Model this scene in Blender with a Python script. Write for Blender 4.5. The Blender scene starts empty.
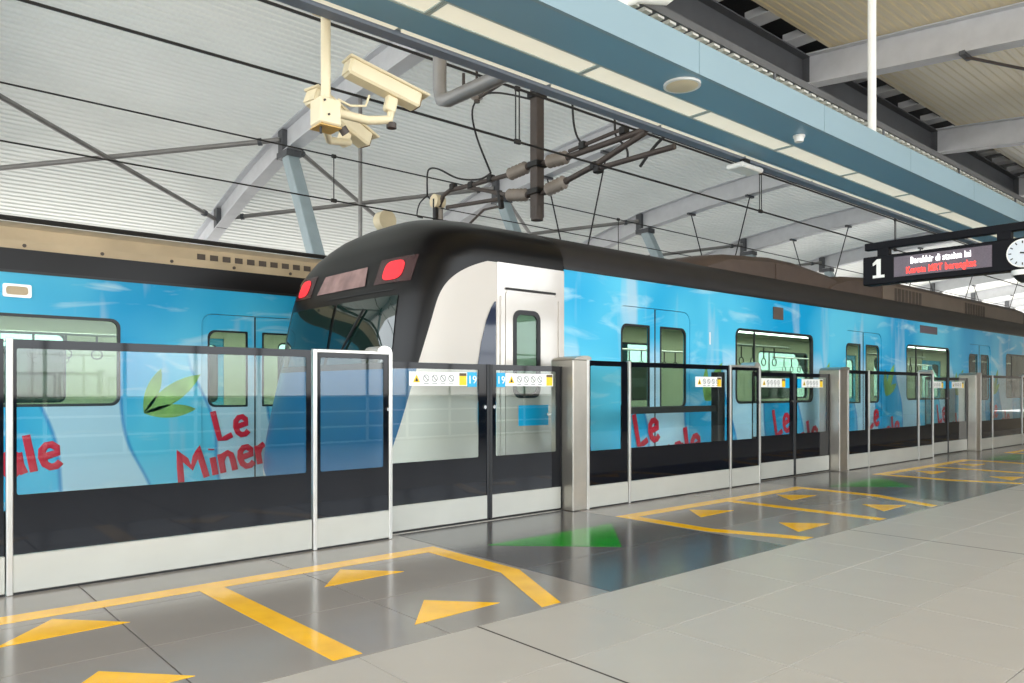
import bpy, bmesh, math, random
from mathutils import Vector, Matrix
from mathutils.geometry import tessellate_polygon
random.seed(7)
SC = bpy.context.scene
C = SC.collection
def R(d): return math.radians(d)
def S(r, g, b):                                    # sRGB 0..255 -> linear
    f = lambda v: v/12.92 if v <= .04045 else ((v+.055)/1.055)**2.4
    return (f(r/255), f(g/255), f(b/255), 1)

# ------------------------------------------------------------ camera, sky, exposure
cam = bpy.data.cameras.new('camera'); cam_o = bpy.data.objects.new('camera', cam); C.objects.link(cam_o)
cam.sensor_width = 36; cam.lens = 760/1024*36; cam.shift_y = 48.5/1024
YAW = math.atan2(873, 760)
cam_o.location = (0, 0, 1.15); cam_o.rotation_euler = (R(90), 0, YAW-R(90))
cam.clip_end = 500
SC.camera = cam_o
w = bpy.data.worlds.new('overcast_sky'); SC.world = w; w.use_nodes = True
nt = w.node_tree; bg = nt.nodes['Background']
tc = nt.nodes.new('ShaderNodeTexCoord'); sx = nt.nodes.new('ShaderNodeSeparateXYZ'); rp = nt.nodes.new('ShaderNodeValToRGB')
nt.links.new(tc.outputs['Generated'], sx.inputs[0]); nt.links.new(sx.outputs['Z'], rp.inputs[0]); nt.links.new(rp.outputs[0], bg.inputs[0])
rp.color_ramp.elements[0].position = 0.0; rp.color_ramp.elements[0].color = (.64, .62, .59, 1)     # hazy city below the viaduct
rp.color_ramp.elements[1].position = 0.06; rp.color_ramp.elements[1].color = (.90, .96, 1.0, 1)
bg.inputs[1].default_value = 1.35
SC.view_settings.view_transform = 'Standard'; SC.view_settings.look = 'None'
SC.view_settings.gamma = 1; SC.view_settings.use_curve_mapping = False
SC.view_settings.exposure = 1.95

# ------------------------------------------------------------ material helpers
MATS = {}
def mat(name, col, rough=.5, metal=0, var=.06, vscale=3., spec=.5, coat=0, emit=None, estr=0, bump=0, bscale=40.):
    if name in MATS: return MATS[name]
    m = bpy.data.materials.new(name); m.use_nodes = True; n = m.node_tree; b = n.nodes['Principled BSDF']
    b.inputs['Roughness'].default_value = rough; b.inputs['Metallic'].default_value = metal
    b.inputs['Specular IOR Level'].default_value = spec; b.inputs['Coat Weight'].default_value = coat
    b.inputs['Coat Roughness'].default_value = .04
    t = n.nodes.new('ShaderNodeTexCoord')
    if var:
        no = n.nodes.new('ShaderNodeTexNoise'); no.inputs['Scale'].default_value = vscale; no.inputs['Detail'].default_value = 4
        r = n.nodes.new('ShaderNodeValToRGB')
        a = [max(0, c*(1-var*2)) for c in col[:3]]; z = [min(1, c*(1+var*2)) for c in col[:3]]
        r.color_ramp.elements[0].color = (*a, 1); r.color_ramp.elements[1].color = (*z, 1)
        r.color_ramp.elements[0].position = .3; r.color_ramp.elements[1].position = .7
        n.links.new(t.outputs['Object'], no.inputs['Vector']); n.links.new(no.outputs[0], r.inputs[0]); n.links.new(r.outputs[0], b.inputs['Base Color'])
    else: b.inputs['Base Color'].default_value = col
    if bump:
        no = n.nodes.new('ShaderNodeTexNoise'); no.inputs['Scale'].default_value = bscale
        bp = n.nodes.new('ShaderNodeBump'); bp.inputs['Strength'].default_value = bump; bp.inputs['Distance'].default_value = .01
        n.links.new(t.outputs['Object'], no.inputs['Vector']); n.links.new(no.outputs[0], bp.inputs['Height']); n.links.new(bp.outputs[0], b.inputs['Normal'])
    if emit: b.inputs['Emission Color'].default_value = emit; b.inputs['Emission Strength'].default_value = estr
    MATS[name] = m; return m
def glass(name, tint, ior=1.5, rough=0.0, base=None, basemix=0):
    m = bpy.data.materials.new(name); m.use_nodes = True; n = m.node_tree; n.nodes.remove(n.nodes['Principled BSDF'])
    out = n.nodes['Material Output']; tr = n.nodes.new('ShaderNodeBsdfTransparent'); tr.inputs[0].default_value = tint
    gl = n.nodes.new('ShaderNodeBsdfGlossy'); gl.inputs['Roughness'].default_value = rough
    fr = n.nodes.new('ShaderNodeFresnel'); ge = n.nodes.new('ShaderNodeNewGeometry'); io = n.nodes.new('ShaderNodeMix'); io.data_type = 'FLOAT'
    io.inputs[2].default_value = ior; io.inputs[3].default_value = 1/ior; n.links.new(ge.outputs['Backfacing'], io.inputs[0]); n.links.new(io.outputs[0], fr.inputs[0])   # same reflectance on both faces of the thin pane
    mx = n.nodes.new('ShaderNodeMixShader'); n.links.new(fr.outputs[0], mx.inputs[0]); n.links.new(tr.outputs[0], mx.inputs[1]); n.links.new(gl.outputs[0], mx.inputs[2])
    n.links.new(mx.outputs[0], out.inputs[0]); MATS[name] = m; return m
class X:                                            # tiny expression wrapper around math nodes
    nt = None
    def __init__(s, v): s.v = v
    def op(s, o, b=None, c=None):
        n = X.nt.nodes.new('ShaderNodeMath'); n.operation = o
        for i, q in enumerate((s, b, c)):
            if q is None: continue
            q = q.v if isinstance(q, X) else q
            if isinstance(q, (int, float)): n.inputs[i].default_value = q
            else: X.nt.links.new(q, n.inputs[i])
        return X(n.outputs[0])
    def __add__(s, b): return s.op('ADD', b)
    def __sub__(s, b): return s.op('SUBTRACT', b)
    def __mul__(s, b): return s.op('MULTIPLY', b)
    def __truediv__(s, b): return s.op('DIVIDE', b)
    def gt(s, b): return s.op('GREATER_THAN', b)
    def lt(s, b): return s.op('LESS_THAN', b)
    def abs(s): return s.op('ABSOLUTE')
    def clamp(s): 
        r = s.op('ADD', 0.0); r.v.node.use_clamp = True; return r
    def pow(s, b): return s.op('POWER', b)
    def sin(s): return s.op('SINE')
def mixc(n, f, a, b):
    m = n.nodes.new('ShaderNodeMix'); m.data_type = 'RGBA'
    f = f.v if isinstance(f, X) else f
    if isinstance(f, (int, float)): m.inputs[0].default_value = f
    else: n.links.new(f, m.inputs[0])
    for i, q in ((6, a), (7, b)):
        if isinstance(q, tuple): m.inputs[i].default_value = q
        else: n.links.new(q, m.inputs[i])
    return m.outputs[2]

# ------------------------------------------------------------ mesh helpers
class MB:
    def __init__(s): s.v = []; s.f = []
    def quad(s, *p):
        i = len(s.v); s.v += [tuple(q) for q in p]; s.f.append(tuple(range(i, i+len(p)))); return s
    def box(s, x0, x1, y0, y1, z0, z1, M=None):
        i = len(s.v); p = [(x0,y0,z0),(x1,y0,z0),(x1,y1,z0),(x0,y1,z0),(x0,y0,z1),(x1,y0,z1),(x1,y1,z1),(x0,y1,z1)]
        if M: p = [tuple(M @ Vector(q)) for q in p]
        s.v += p; s.f += [tuple(i+k for k in q) for q in ((0,3,2,1),(4,5,6,7),(0,1,5,4),(1,2,6,5),(2,3,7,6),(3,0,4,7))]; return s
    def bbox(s, x0, x1, y0, y1, z0, z1, b=.01, M=None):      # box with chamfered edges (hull of inset boxes)
        bm = bmesh.new(); pts = []
        for xs, sxx in ((x0, 1), (x1, -1)):
            for ys, sy in ((y0, 1), (y1, -1)):
                for zs, sz in ((z0, 1), (z1, -1)):
                    for k in range(3):
                        q = Vector((xs+sxx*b*(k != 0), ys+sy*b*(k != 1), zs+sz*b*(k != 2))); bm.verts.new(M @ q if M else q)
        bmesh.ops.convex_hull(bm, input=bm.verts[:]); bm.verts.index_update(); i = len(s.v)
        s.v += [tuple(q.co) for q in bm.verts]; s.f += [tuple(i+q.index for q in f.verts) for f in bm.faces]; bm.free(); return s
    def tube(s, path, r, n=8, caps=True, flat=None):
        P = [Vector(p) for p in path]; base = len(s.v); up = None
        for k, p in enumerate(P):
            d = (P[min(k+1, len(P)-1)]-P[max(k-1, 0)]).normalized()
            if up is None: up = Vector((0,0,1)) if abs(d.z) < .9 else Vector((1,0,0))
            a = d.cross(up).normalized(); b = a.cross(d).normalized(); up = b
            rr = r[k] if isinstance(r, (list, tuple)) else r
            for j in range(n):
                t = 2*math.pi*j/n; s.v.append(tuple(p + (a*math.cos(t)+b*math.sin(t))*rr))
        for k in range(len(P)-1):
            for j in range(n):
                a0 = base+k*n+j; a1 = base+k*n+(j+1) % n; s.f.append((a0, a1, a1+n, a0+n))
        if caps:
            s.f.append(tuple(base+j for j in range(n))[::-1]); s.f.append(tuple(base+(len(P)-1)*n+j for j in range(n)))
        return s
    def poly(s, outer, holes, d0, d1, ax):              # flat plate with holes; outer/holes are 2D, ax maps (a, b, d) -> xyz
        loops = [list(outer)]+[list(h) for h in holes]; flat = [p for l in loops for p in l]; i = len(s.v); n = len(flat)
        if holes:
            bm = bmesh.new(); ed = []; k0 = 0
            for l in loops:
                vs = [bm.verts.new((p[0], p[1], 0)) for p in l]
                ed += [bm.edges.new((vs[k], vs[(k+1) % len(vs)])) for k in range(len(vs))]
            bm.verts.index_update()
            bmesh.ops.triangle_fill(bm, use_beauty=True, use_dissolve=False, edges=ed, normal=(0, 0, 1))
            tr = [[q.index for q in f.verts] for f in bm.faces]; bm.free()
        else: tr = tessellate_polygon([[Vector((p[0], p[1], 0)) for p in l] for l in loops])
        s.v += [ax(p[0], p[1], d0) for p in flat]+[ax(p[0], p[1], d1) for p in flat]
        for t in tr: s.f.append(tuple(i+k for k in t)); s.f.append(tuple(i+n+k for k in t[::-1]))
        o = i
        for l in loops:
            m = len(l)
            for k in range(m): s.f.append((o+k, o+(k+1) % m, o+n+(k+1) % m, o+n+k))
            o += m
        return s
    def build(s, name, m, parent=None, smooth=False, recalc=True, loc=None):
        me = bpy.data.meshes.new(name); me.from_pydata(s.v, [], s.f)
        if recalc:
            bm = bmesh.new(); bm.from_mesh(me); bmesh.ops.recalc_face_normals(bm, faces=bm.faces[:]); bm.to_mesh(me); bm.free()
        if smooth:
            for p in me.polygons: p.use_smooth = True
            try: me.set_sharp_from_angle(angle=R(38))
            except Exception: pass
        me.materials.append(m); o = bpy.data.objects.new(name, me); C.objects.link(o)
        if parent: o.parent = parent
        if loc: o.location = loc
        return o
def tag(o, label=None, cat=None, group=None, kind=None):
    if label: o['label'] = label
    if cat: o['category'] = cat
    if group: o['group'] = group
    if kind: o['kind'] = kind
    return o
def empty(name, loc=(0,0,0), label=None, cat=None, group=None, kind=None):
    o = bpy.data.objects.new(name, None); C.objects.link(o); o.location = loc; o.empty_display_size = .1
    return tag(o, label, cat, group, kind)
def share(o, name, parent, loc):
    c = bpy.data.objects.new(name, o.data); C.objects.link(c); c.parent = parent; c.location = loc; return c
def rrect(x0, x1, z0, z1, r, n=5):
    if not isinstance(r, (list, tuple)): r = (r,)*4                 # bl, br, tr, tl
    p = []
    for (cx, cz, a, q) in ((x0, z0, 180, r[0]), (x1, z0, 270, r[1]), (x1, z1, 0, r[2]), (x0, z1, 90, r[3])):
        q = max(q, .001); ox = cx+q if a in (180, 90) else cx-q; oz = cz+q if a in (180, 270) else cz-q
        for k in range(n+1): t = R(a+90*k/n); p.append((ox+q*math.cos(t), oz+q*math.sin(t)))
    return p
def circ(cx, cz, r, n=20): return [(cx+r*math.cos(2*math.pi*k/n), cz+r*math.sin(2*math.pi*k/n)) for k in range(n)]
def side(y, sgn=1):                                  # plate in the XZ plane, depth along Y
    return lambda a, b, d: (a, y+sgn*d, b)
TXT = {}
def text_mesh(body, size, align='LEFT', extrude=.002):
    key = (body, size, align)
    if key in TXT: return TXT[key]
    cu = bpy.data.curves.new('t', 'FONT'); cu.body = body; cu.size = size; cu.align_x = align; cu.extrude = extrude; cu.resolution_u = 3; cu.offset = size*.006; cu.space_character = 1.08
    o = bpy.data.objects.new('t', cu); C.objects.link(o); dg = bpy.context.evaluated_depsgraph_get(); dg.update()
    me = bpy.data.meshes.new_from_object(o.evaluated_get(dg)); bpy.data.objects.remove(o); TXT[key] = me; return me
def put_text(name, body, size, m, parent, loc, rot, align='LEFT', sx=1):
    me = text_mesh(body, size, align).copy(); me.materials.clear(); me.materials.append(m)
    o = bpy.data.objects.new(name, me); C.objects.link(o); o.parent = parent; o.location = loc; o.rotation_euler = rot; o.scale = (sx, 1, 1); return o

# ------------------------------------------------------------ materials
M_ltile = mat('light_floor_tile', S(176,171,165), .30, var=.03, vscale=1.3, spec=.3)
M_dtile = mat('grey_floor_tile', S(140,134,129), .17, var=.05, vscale=1.0, spec=.35)
M_ctile = mat('charcoal_floor_tile', S(88,86,87), .17, var=.05, vscale=1.0, spec=.35)
M_grout = mat('grout', S(84,80,75), .9)
M_dgrout = mat('dark_expansion_joint', S(66,62,58), .8)
M_conc = mat('concrete', S(128,126,122), .85, var=.1, vscale=1.5, bump=.2)
M_ballast = mat('track_concrete', S(62,60,58), .9, var=.15, vscale=3, bump=.3)
M_rail = mat('rail_steel', S(110,100,92), .35, 1)
M_yel = mat('yellow_floor_paint', S(250,188,6), .15, var=.05, vscale=6, spec=.3)
M_grn = mat('green_floor_paint', S(10,138,22), .16, var=.06, vscale=5, spec=.25)
M_alu = mat('brushed_aluminium', S(205,203,198), .32, .75, var=.03, vscale=8)
M_kick = mat('satin_kick_plate', S(190,190,183), .35, .25, var=.02, vscale=3)
M_steel = mat('stainless_post', S(176,170,160), .30, .8, var=.04, vscale=5)
M_frit = mat('black_glass_border', S(12,15,23), .05, var=0, spec=.35)
M_dark = mat('black_rubber', S(18,18,20), .5)
M_glass = glass('barrier_glass', (.94,.98,.972,1), 1.58)
M_wglass = glass('train_window_glass', (.66,.78,.72,1), 1.5)
M_white = mat('white_plastic', S(238,238,234), .4, var=.02)
M_sticker = mat('white_sticker', S(245,246,244), .3, var=.01)
M_cyan = mat('cyan_sticker', S(10,172,226), .3, var=.02)
M_syel = mat('yellow_sticker', S(248,208,20), .35, var=.02)
M_sbrn = mat('brown_sticker', S(92,70,40), .4, var=.02)
M_grey_ink = mat('grey_ink', S(120,124,126), .5, var=.02)
M_chrome = mat('chrome_lock', S(225,225,225), .15, 1, var=0)
M_roofW = mat('white_roof_sheet', S(222,222,215), .42, .0, var=.02, vscale=.5)
M_roofY = mat('less_lit_roof_sheet', S(206,180,116), .42, .0, var=.03, vscale=.4)  # near slope; its weaker light is put into a cream tone
M_beam = mat('grey_painted_steel', S(206,208,212), .5, var=.03)
M_strut = mat('blue_grey_painted_steel', S(168,184,190), .5, var=.03)
M_dbeam = mat('dark_grey_and_shaded_steel', S(86,88,92), .55, var=.04)  # on the ridge beam this dark colour stands for backlit shade
M_cap = mat('dark_sky_block', S(40,38,42), .8)
M_pipe = mat('galvanised_pipe', S(142,140,138), .45, .3, var=.06)
M_wire = mat('overhead_wire', S(34,33,33), .55)
M_mast = mat('dark_brown_steel', S(74,66,62), .6, var=.08, vscale=6)
M_ins = mat('ribbed_ceramic', S(150,142,134), .35, var=.05)
M_blue = mat('blue_soffit_paint', S(120,162,186), .38, var=.02, vscale=.6)
M_fascia = mat('pale_blue_fascia', S(136,162,175), .40, var=.02, vscale=.6)
M_diff = mat('cream_light_diffuser', S(232,228,204), .4, var=.02, emit=(1,.95,.80,1), estr=.12)
M_edge = mat('soffit_edge_grey', S(116,126,142), .45, var=.03)
M_gframe = mat('soffit_light_frame', S(176,190,188), .4, var=.02)
M_cream = mat('cream_camera_paint', S(228,214,180), .4, var=.03)
M_creamd = mat('camera_front_glass', S(120,92,48), .2)
M_bounce = mat('warm_bounce_cream', S(205,168,96), .5, var=.03)  # cream box base with warm bounce light put into its colour
M_sign = mat('black_sign_case', S(10,11,18), .5, var=.03, spec=.15)
M_screen = mat('led_matrix_screen', S(92,80,92), .35, var=.05, vscale=60)
M_ledw = mat('white_led_text', S(240,240,240), .5, var=0, emit=(1,1,1,1), estr=1.0)
M_ledr = mat('red_led_text', S(230,20,20), .5, var=0, emit=(1,.03,.02,1), estr=1.2)
M_tblack = mat('train_black_paint', S(16,15,18), .3, var=.05, spec=.3)
M_troof = mat('train_roof_grey', S(34,31,32), .5, var=.08)
M_pod = mat('roof_unit_brown', S(92,78,70), .5, var=.06)
M_podside = mat('roof_unit_beige', S(124,110,98), .5, var=.05, vscale=2)
M_podf = mat('tan_roof_unit', S(196,176,144), .5, var=.06, vscale=2)
M_grille = mat('roof_unit_grille', S(84,74,66), .6)
M_tint = mat('cream_train_interior', S(206,206,178), .6, var=.02)
M_tlamp = mat('train_interior_lamp', S(250,250,240), .5, var=0, emit=(1,1,.92,1), estr=2.6)
M_seat = mat('teal_seat', S(52,110,112), .6)
M_silver = mat('silver_cab_paint', S(206,200,193), .22, .35, var=.02, coat=.5)
M_seal = mat('window_seal', S(24,26,30), .4)
M_wind = mat('windscreen_glass', S(18,38,34), .03, var=0, spec=.9)
M_redl = mat('red_tail_lamp', S(190,6,12), .35, var=0, emit=(1,.03,.05,1), estr=.26)
M_lamph = mat('lamp_housing', S(60,34,36), .2, var=.1)
M_disp = mat('destination_display', S(150,118,114), .15, var=.12, vscale=6)
M_red = mat('red_lettering', S(206,22,56), .35, var=.03)
M_leaf = mat('printed_green_leaf', S(126,178,92), .35, var=.2, vscale=4)
M_qwin = mat('dark_quarter_window', S(44,52,72), .06, var=0)
M_teal = mat('teal_glazing', S(44,104,124), .08, var=.1, vscale=.8)
M_under = mat('underframe', S(30,30,32), .8)

def translucent(m, f):                              # translucency added to brighten the roof sheet from above
    n = m.node_tree; b = n.nodes['Principled BSDF']; out = n.nodes['Material Output']
    t = n.nodes.new('ShaderNodeBsdfTranslucent'); t.inputs[0].default_value = (.8, .82, .78, 1)
    mx = n.nodes.new('ShaderNodeMixShader'); mx.inputs[0].default_value = f
    n.links.new(b.outputs[0], mx.inputs[1]); n.links.new(t.outputs[0], mx.inputs[2]); n.links.new(mx.outputs[0], out.inputs[0])
translucent(M_roofW, .05); translucent(M_roofY, .03)
def livery():
    m = bpy.data.materials.new('blue_water_wrap'); m.use_nodes = True; n = m.node_tree; b = n.nodes['Principled BSDF']; X.nt = n
    t = n.nodes.new('ShaderNodeTexCoord'); sp = n.nodes.new('ShaderNodeSeparateXYZ'); n.links.new(t.outputs['Object'], sp.inputs[0])
    x = X(sp.outputs[0]); z = X(sp.outputs[2])
    def noise(sx, sz, det=4, off=0, dist=0):
        cb = n.nodes.new('ShaderNodeCombineXYZ')
        n.links.new((x*sx+off).v, cb.inputs[0]); n.links.new((z*sz).v, cb.inputs[2])
        no = n.nodes.new('ShaderNodeTexNoise'); no.inputs['Scale'].default_value = 1; no.inputs['Detail'].default_value = det; no.inputs['Distortion'].default_value = dist
        n.links.new(cb.outputs[0], no.inputs['Vector']); return X(no.outputs[0])
    c = mixc(n, ((noise(.55, .5, 2)-.38)*4).clamp(), S(6,162,218), S(96,204,238))
    c = mixc(n, ((noise(.9, 3.2, 5, 13, 1.2)-.56)*5).clamp()*.85, c, S(196,232,244))       # splashes and streaks
    c = mixc(n, ((noise(2.2, .35, 3, 31)-.60)*9).clamp()*.6, c, S(196,214,228))            # pale columns
    # pale bottles: repeated every 3 m, waisted, leaning a little
    lean = x*(2*math.pi/1.75)+z*.9
    bot = (lean.sin()+(z*4.2+noise(.4, .4, 1, 5)*4).sin()*.20-.02)
    bm_ = (bot*6).clamp()*((z*-1+1.75)*3).clamp()
    c = mixc(n, bm_*.78, c, S(198,226,240))
    edge = ((bot-.05).abs()*-9+1).clamp()*((z*-1+1.6)*3).clamp()
    c = mixc(n, edge*.75, c, S(0,120,196))
    n.links.new(c, b.inputs['Base Color']); b.inputs['Roughness'].default_value = .3; b.inputs['Specular IOR Level'].default_value = .18
    return m
M_wrap = livery()
def nose_mat():
    m = bpy.data.materials.new('cab_nose_paint'); m.use_nodes = True; n = m.node_tree; b = n.nodes['Principled BSDF']; X.nt = n
    t = n.nodes.new('ShaderNodeTexCoord'); sp = n.nodes.new('ShaderNodeSeparateXYZ'); n.links.new(t.outputs['Object'], sp.inputs[0])
    x = X(sp.outputs[0]); z = X(sp.outputs[2])
    lim = z*.30+3.38+((z-1.8)/.57).clamp().pow(4)*.45
    white = x.gt(lim)*z.lt(2.365)
    c = mixc(n, z.lt(1.34), S(13,11,12), S(8,84,128))
    c = mixc(n, white, c, S(206,199,191))
    c = mixc(n, z.lt(.15), c, S(60,62,66))
    n.links.new(c, b.inputs['Base Color']); b.inputs['Roughness'].default_value = .30; b.inputs['Specular IOR Level'].default_value = .25
    return m
M_nose = nose_mat()

# ------------------------------------------------------------ key measures
YB = 5.04                       # barrier front face
YD = 5.18                       # sliding gates, set back
XA, XB = -9.0, 47.0
DC = [-1.1, 4.25, 9.52, 14.95, 20.4, 25.85]      # gate centres
# roof: underside of the rafters (Y, Z)
RP = [(-6,6.05),(0,6.80),(4.2,7.27),(8.3,7.71),(10.4,7.80),(12.5,7.75),(15.5,7.55),(18.6,7.20),(21,6.66),(23,6.08),(26,5.10),(29.5,3.85)]
def roof_z(y):
    for (a, za), (b, zb) in zip(RP, RP[1:]):
        if y <= b: return za+(zb-za)*(y-a)/(b-a)
    return RP[-1][1]
XR = 112.0                      # the roof runs on far past the picture
RX = [1.34+7.12*k for k in range(-1, 15)]

# ------------------------------------------------------------ setting: platform, track, roof
floor = MB().box(XA, XB, -4.2, 5.32, -.35, -.006).build('floor', M_grout); tag(floor, kind='structure')
MB().box(XA, XB, 5.22, 5.34, -1.25, -.006).build('edge_wall', M_conc, floor)
def tile_mesh(w_, d_, m, j=.004):
    b = MB(); b.bbox(j, w_-j, j, d_-j, -.006, 0, .0010); o = b.build('tile_proto', m); me = o.data; bpy.data.objects.remove(o); return me
def tile(me, x, y, p=floor):
    o = bpy.data.objects.new('tile', me); C.objects.link(o); o.parent = p; o.location = (x, y, 0)
TL = tile_mesh(.65, .65, M_ltile, .0022); TL2 = tile_mesh(.65, .62, M_ltile, .0022)
xs = [2.30+.65*k for k in range(-4, 26)]
for x in xs:
    tile(TL2, x, 2.28)
    for r in range(1, 5): tile(TL, x, 2.28-.65*r)
MB().box(xs[-1]+.65, XB, -4.2, 2.90, -.006, 0).build('paving', M_ltile, floor)
MB().box(XA, xs[0], -4.2, 2.90, -.006, 0).build('paving', M_ltile, floor)
MB().box(xs[0], xs[-1]+.65, -4.2, 2.28-.65*4, -.006, 0).build('paving', M_ltile, floor)
for x in (2.30, 6.20, 10.10, 14.0):
    MB().box(x-.006, x+.006, -.3, 2.9, -.006, .0004).build('expansion_joint', M_dgrout, floor)
# grey strip beside the gates, charcoal in front of each gate
segs = []
prev = XA
for d in DC:
    segs.append((prev, d-.98, M_dtile)); segs.append((d-.98, d+.98, M_ctile)); prev = d+.98
segs.append((prev, XB, M_dtile))
for a, b, m in segs:
    n = max(1, round((b-a)/1.33)) if b-a < 12 else 1
    for (y0, y1) in ((2.90, 3.63), (3.63, 4.36), (4.36, 5.22)):
        if m is M_ctile and y1 > 5: 
            me = tile_mesh((b-a), y1-y0, m, .0035); tile(me, a, y0); continue
        me = tile_mesh((b-a)/n, y1-y0, m, .0035)
        for k in range(n): tile(me, a+(b-a)/n*k, y0)

MB().box(XA, XB, 2.902, 5.22, -.006, -.0042).build('joint_bed', M_dgrout, floor)
track = MB().box(XA-10, XB+10, 5.3, 12.7, -1.5, -1.25).build('trackbed', M_ballast); tag(track, kind='structure')
for k, yc in enumerate((7.02, 10.975)):
    for s_ in (-.53, .53):
        MB().box(XA-10, XB+10, yc+s_-.035, yc+s_+.035, -1.25, -1.09).build('rail', M_rail, track)
farp = MB().box(XA, XB, 12.65, 26, -1.4, 0).build('floor_far', M_dtile); tag(farp, kind='structure')
# back of the near platform: parapet, open bays with white mullions
wall = MB().box(XA, 15.0, -4.4, -4.2, -.4, .04).build('wall_back', M_conc); tag(wall, kind='structure')
bays = [XA+.6+1.2*k for k in range(20)]
for x in bays: MB().box(x-.03, x+.03, -4.33, -4.27, .04, 2.1).build('mullion', M_white, wall)
for x in bays[:-1]: MB().box(x+.03, x+1.17, -4.31, -4.29, .04, 1.02).build('glass_panel', M_teal, wall)
for z in (.06, .38, .70, 1.02, 2.1): MB().box(XA, 15.0, -4.34, -4.26, z-.02, z+.02).build('transom', M_white, wall)
wb = MB().box(15.0, XR, -4.4, -4.2, .0, 6.2).build('wall_added_dark', mat('grey_brown_blocker', S(112,106,98), .6, var=.06, vscale=.5)); tag(wb, kind='structure')  # unseen wall added to darken glass and floor reflections at right
for k in range(40): MB().box(15.0+2.4*k, 15.03+2.4*k, -4.21, -4.185, .0, 6.2).build('blocker_joint', M_dbeam, wb)
wfar = MB().box(XA, XB, 25.8, 26, 0, 2.4).build('wall_far', M_conc); tag(wfar, kind='structure')  # unseen wall, raised to cut daylight on the far roof

# corrugated roof sheets, ribs running along the track
def sheet(name, y0, y1, pitch, amp, m, lift):
    b = MB(); n = int((y1-y0)/pitch); pr = []
    for k in range(n):
        y = y0+pitch*k
        for f, u in ((0, 0), (.30, 0), (.42, amp), (.88, amp)): pr.append((y+pitch*f, u))
    pts = [(y, roof_z(y)+lift-u) for y, u in pr]; i0 = 0
    for y, z in pts: b.v += [(XA, y, z), (XR, y, z)]
    for k in range(len(pts)-1): b.f.append((2*k, 2*k+1, 2*k+3, 2*k+2))
    o = b.build(name, m, recalc=False); tag(o, kind='structure'); return o
sheet('ceiling_far', 9.9, 29.4, .19, .028, M_roofW, .70)
sheet('ceiling_near', -6, 7.78, .19, .012, M_roofY, .70)
cap = MB().box(XA, XR, 7.6, 10.6, 9.2, 9.35).build('ceiling_sky_block', M_cap); tag(cap, kind='structure')  # dark cap added over the ridge gap to block the sky
for y in (7.66, 10.5): MB().box(XA, XR, y, y+.06, 8.36 if y < 8 else 8.5, 9.2).build('sky_block_upstand', M_cap, cap)

def sweep(b, pts, x0, x1, z0, z1):                   # bar following roof curve in a plane of constant X
    for (ya, za), (yb, zb) in zip(pts, pts[1:]):
        i = len(b.v)
        for y, z in ((ya, za), (yb, zb)): b.v += [(x0, y, z+z0), (x1, y, z+z0), (x1, y, z+z1), (x0, y, z+z1)]
        b.f += [(i, i+1, i+5, i+4), (i+1, i+2, i+6, i+5), (i+2, i+3, i+7, i+6), (i+3, i, i+4, i+7)]
    n = len(pts)-1; i = len(b.v)-8*n
    b.f += [(i, i+1, i+2, i+3)]; j = len(b.v)-4; b.f += [(j, j+1, j+2, j+3)]
ORD = ['above the camera', 'overhead just left of the picture', 'nearest in view, crossing behind the security camera', 'second', 'third', 'fourth', 'fifth', 'sixth', 'seventh', 'eighth', 'ninth', 'tenth', 'eleventh', 'twelfth', 'thirteenth', 'fourteenth']
for k, x in enumerate(RX):
    r = empty('roof_rafter', (x, 0, 0), {0: 'grey steel roof rafter furthest left, outside the picture', 1: 'grey steel roof rafter just outside the left of the picture', 2: 'nearest grey steel roof rafter, behind the security cameras at upper left'}.get(k, ORD[k]+' grey steel roof rafter from the upper left, receding along the track'), 'rafter', 'curved steel roof rafters')
    P = [(y, roof_z(y)) for y in [-6, -3, 0, 2, 4.2, 6, 8.3, 9.3, 10.4, 12.5, 14, 15.5, 17, 18.6, 20, 21, 22, 23, 24.5, 26, 29.4]]
    b = MB(); sweep(b, P, -.012, .012, .02, .64); b.build('web', M_beam, r)
    b = MB(); sweep(b, P, -.17, .17, 0, .028); b.build('bottom_flange', M_beam, r)
    b = MB(); sweep(b, P, -.17, .17, .63, .655); b.build('top_flange', M_beam, r)
    for y in (18.6, 23.2):
        z = roof_z(y); MB().box(-.15, .15, y-.12, y+.12, z+.03, z+.62).build('bracing_bracket', M_dbeam, r)
    for y in (5.1, 13.96, 16.3):
        z = roof_z(y); MB().box(-.2, .2, y-.05, y+.05, z-.06, z+.012).build('hanger_clamp', M_dbeam, r)
    z = roof_z(18.4)
    M = Matrix.Translation((0, 14.6, 0)); d = Vector((0, 18.4-14.6, z)); 
    q = Vector((0, 1, 0)).rotation_difference(d.normalized()).to_matrix().to_4x4()
    # raking strut of the far platform, one box member
    st = empty('roof_strut', (x, 14.6, 0), ['blue-grey raking strut outside the picture at far left', 'blue-grey raking strut left of the picture', 'blue-grey raking strut rising behind the black train nose to the nearest rafter', 'blue-grey raking strut seen above the train roof beside the catenary mast', 'blue-grey raking strut under the third rafter, mostly behind the train roof', 'blue-grey raking strut under the fourth rafter, behind the train roof', 'blue-grey raking strut under the fifth rafter, behind the hanging sign', 'blue-grey raking strut under the sixth rafter at far right'][k] if k < 8 else 'blue-grey raking strut under the %s rafter, far beyond the sign' % ORD[k], 'strut', 'raking struts of the far platform')
    b = MB(); L = d.length; q = d.normalized().to_track_quat('Z', 'X').to_matrix().to_4x4()
    b.bbox(-.16, .16, -.16, .16, -.02, L-.12, .02, M=q); b.build('member', M_strut, st)
    MB().box(-.2, .2, 3.5, 4.1, z-.16, z-.0).build('head_plate', M_dbeam, st)
    MB().box(-.35, .35, -.35, .35, 0, .12).build('base_plate', M_dbeam, st)
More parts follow.
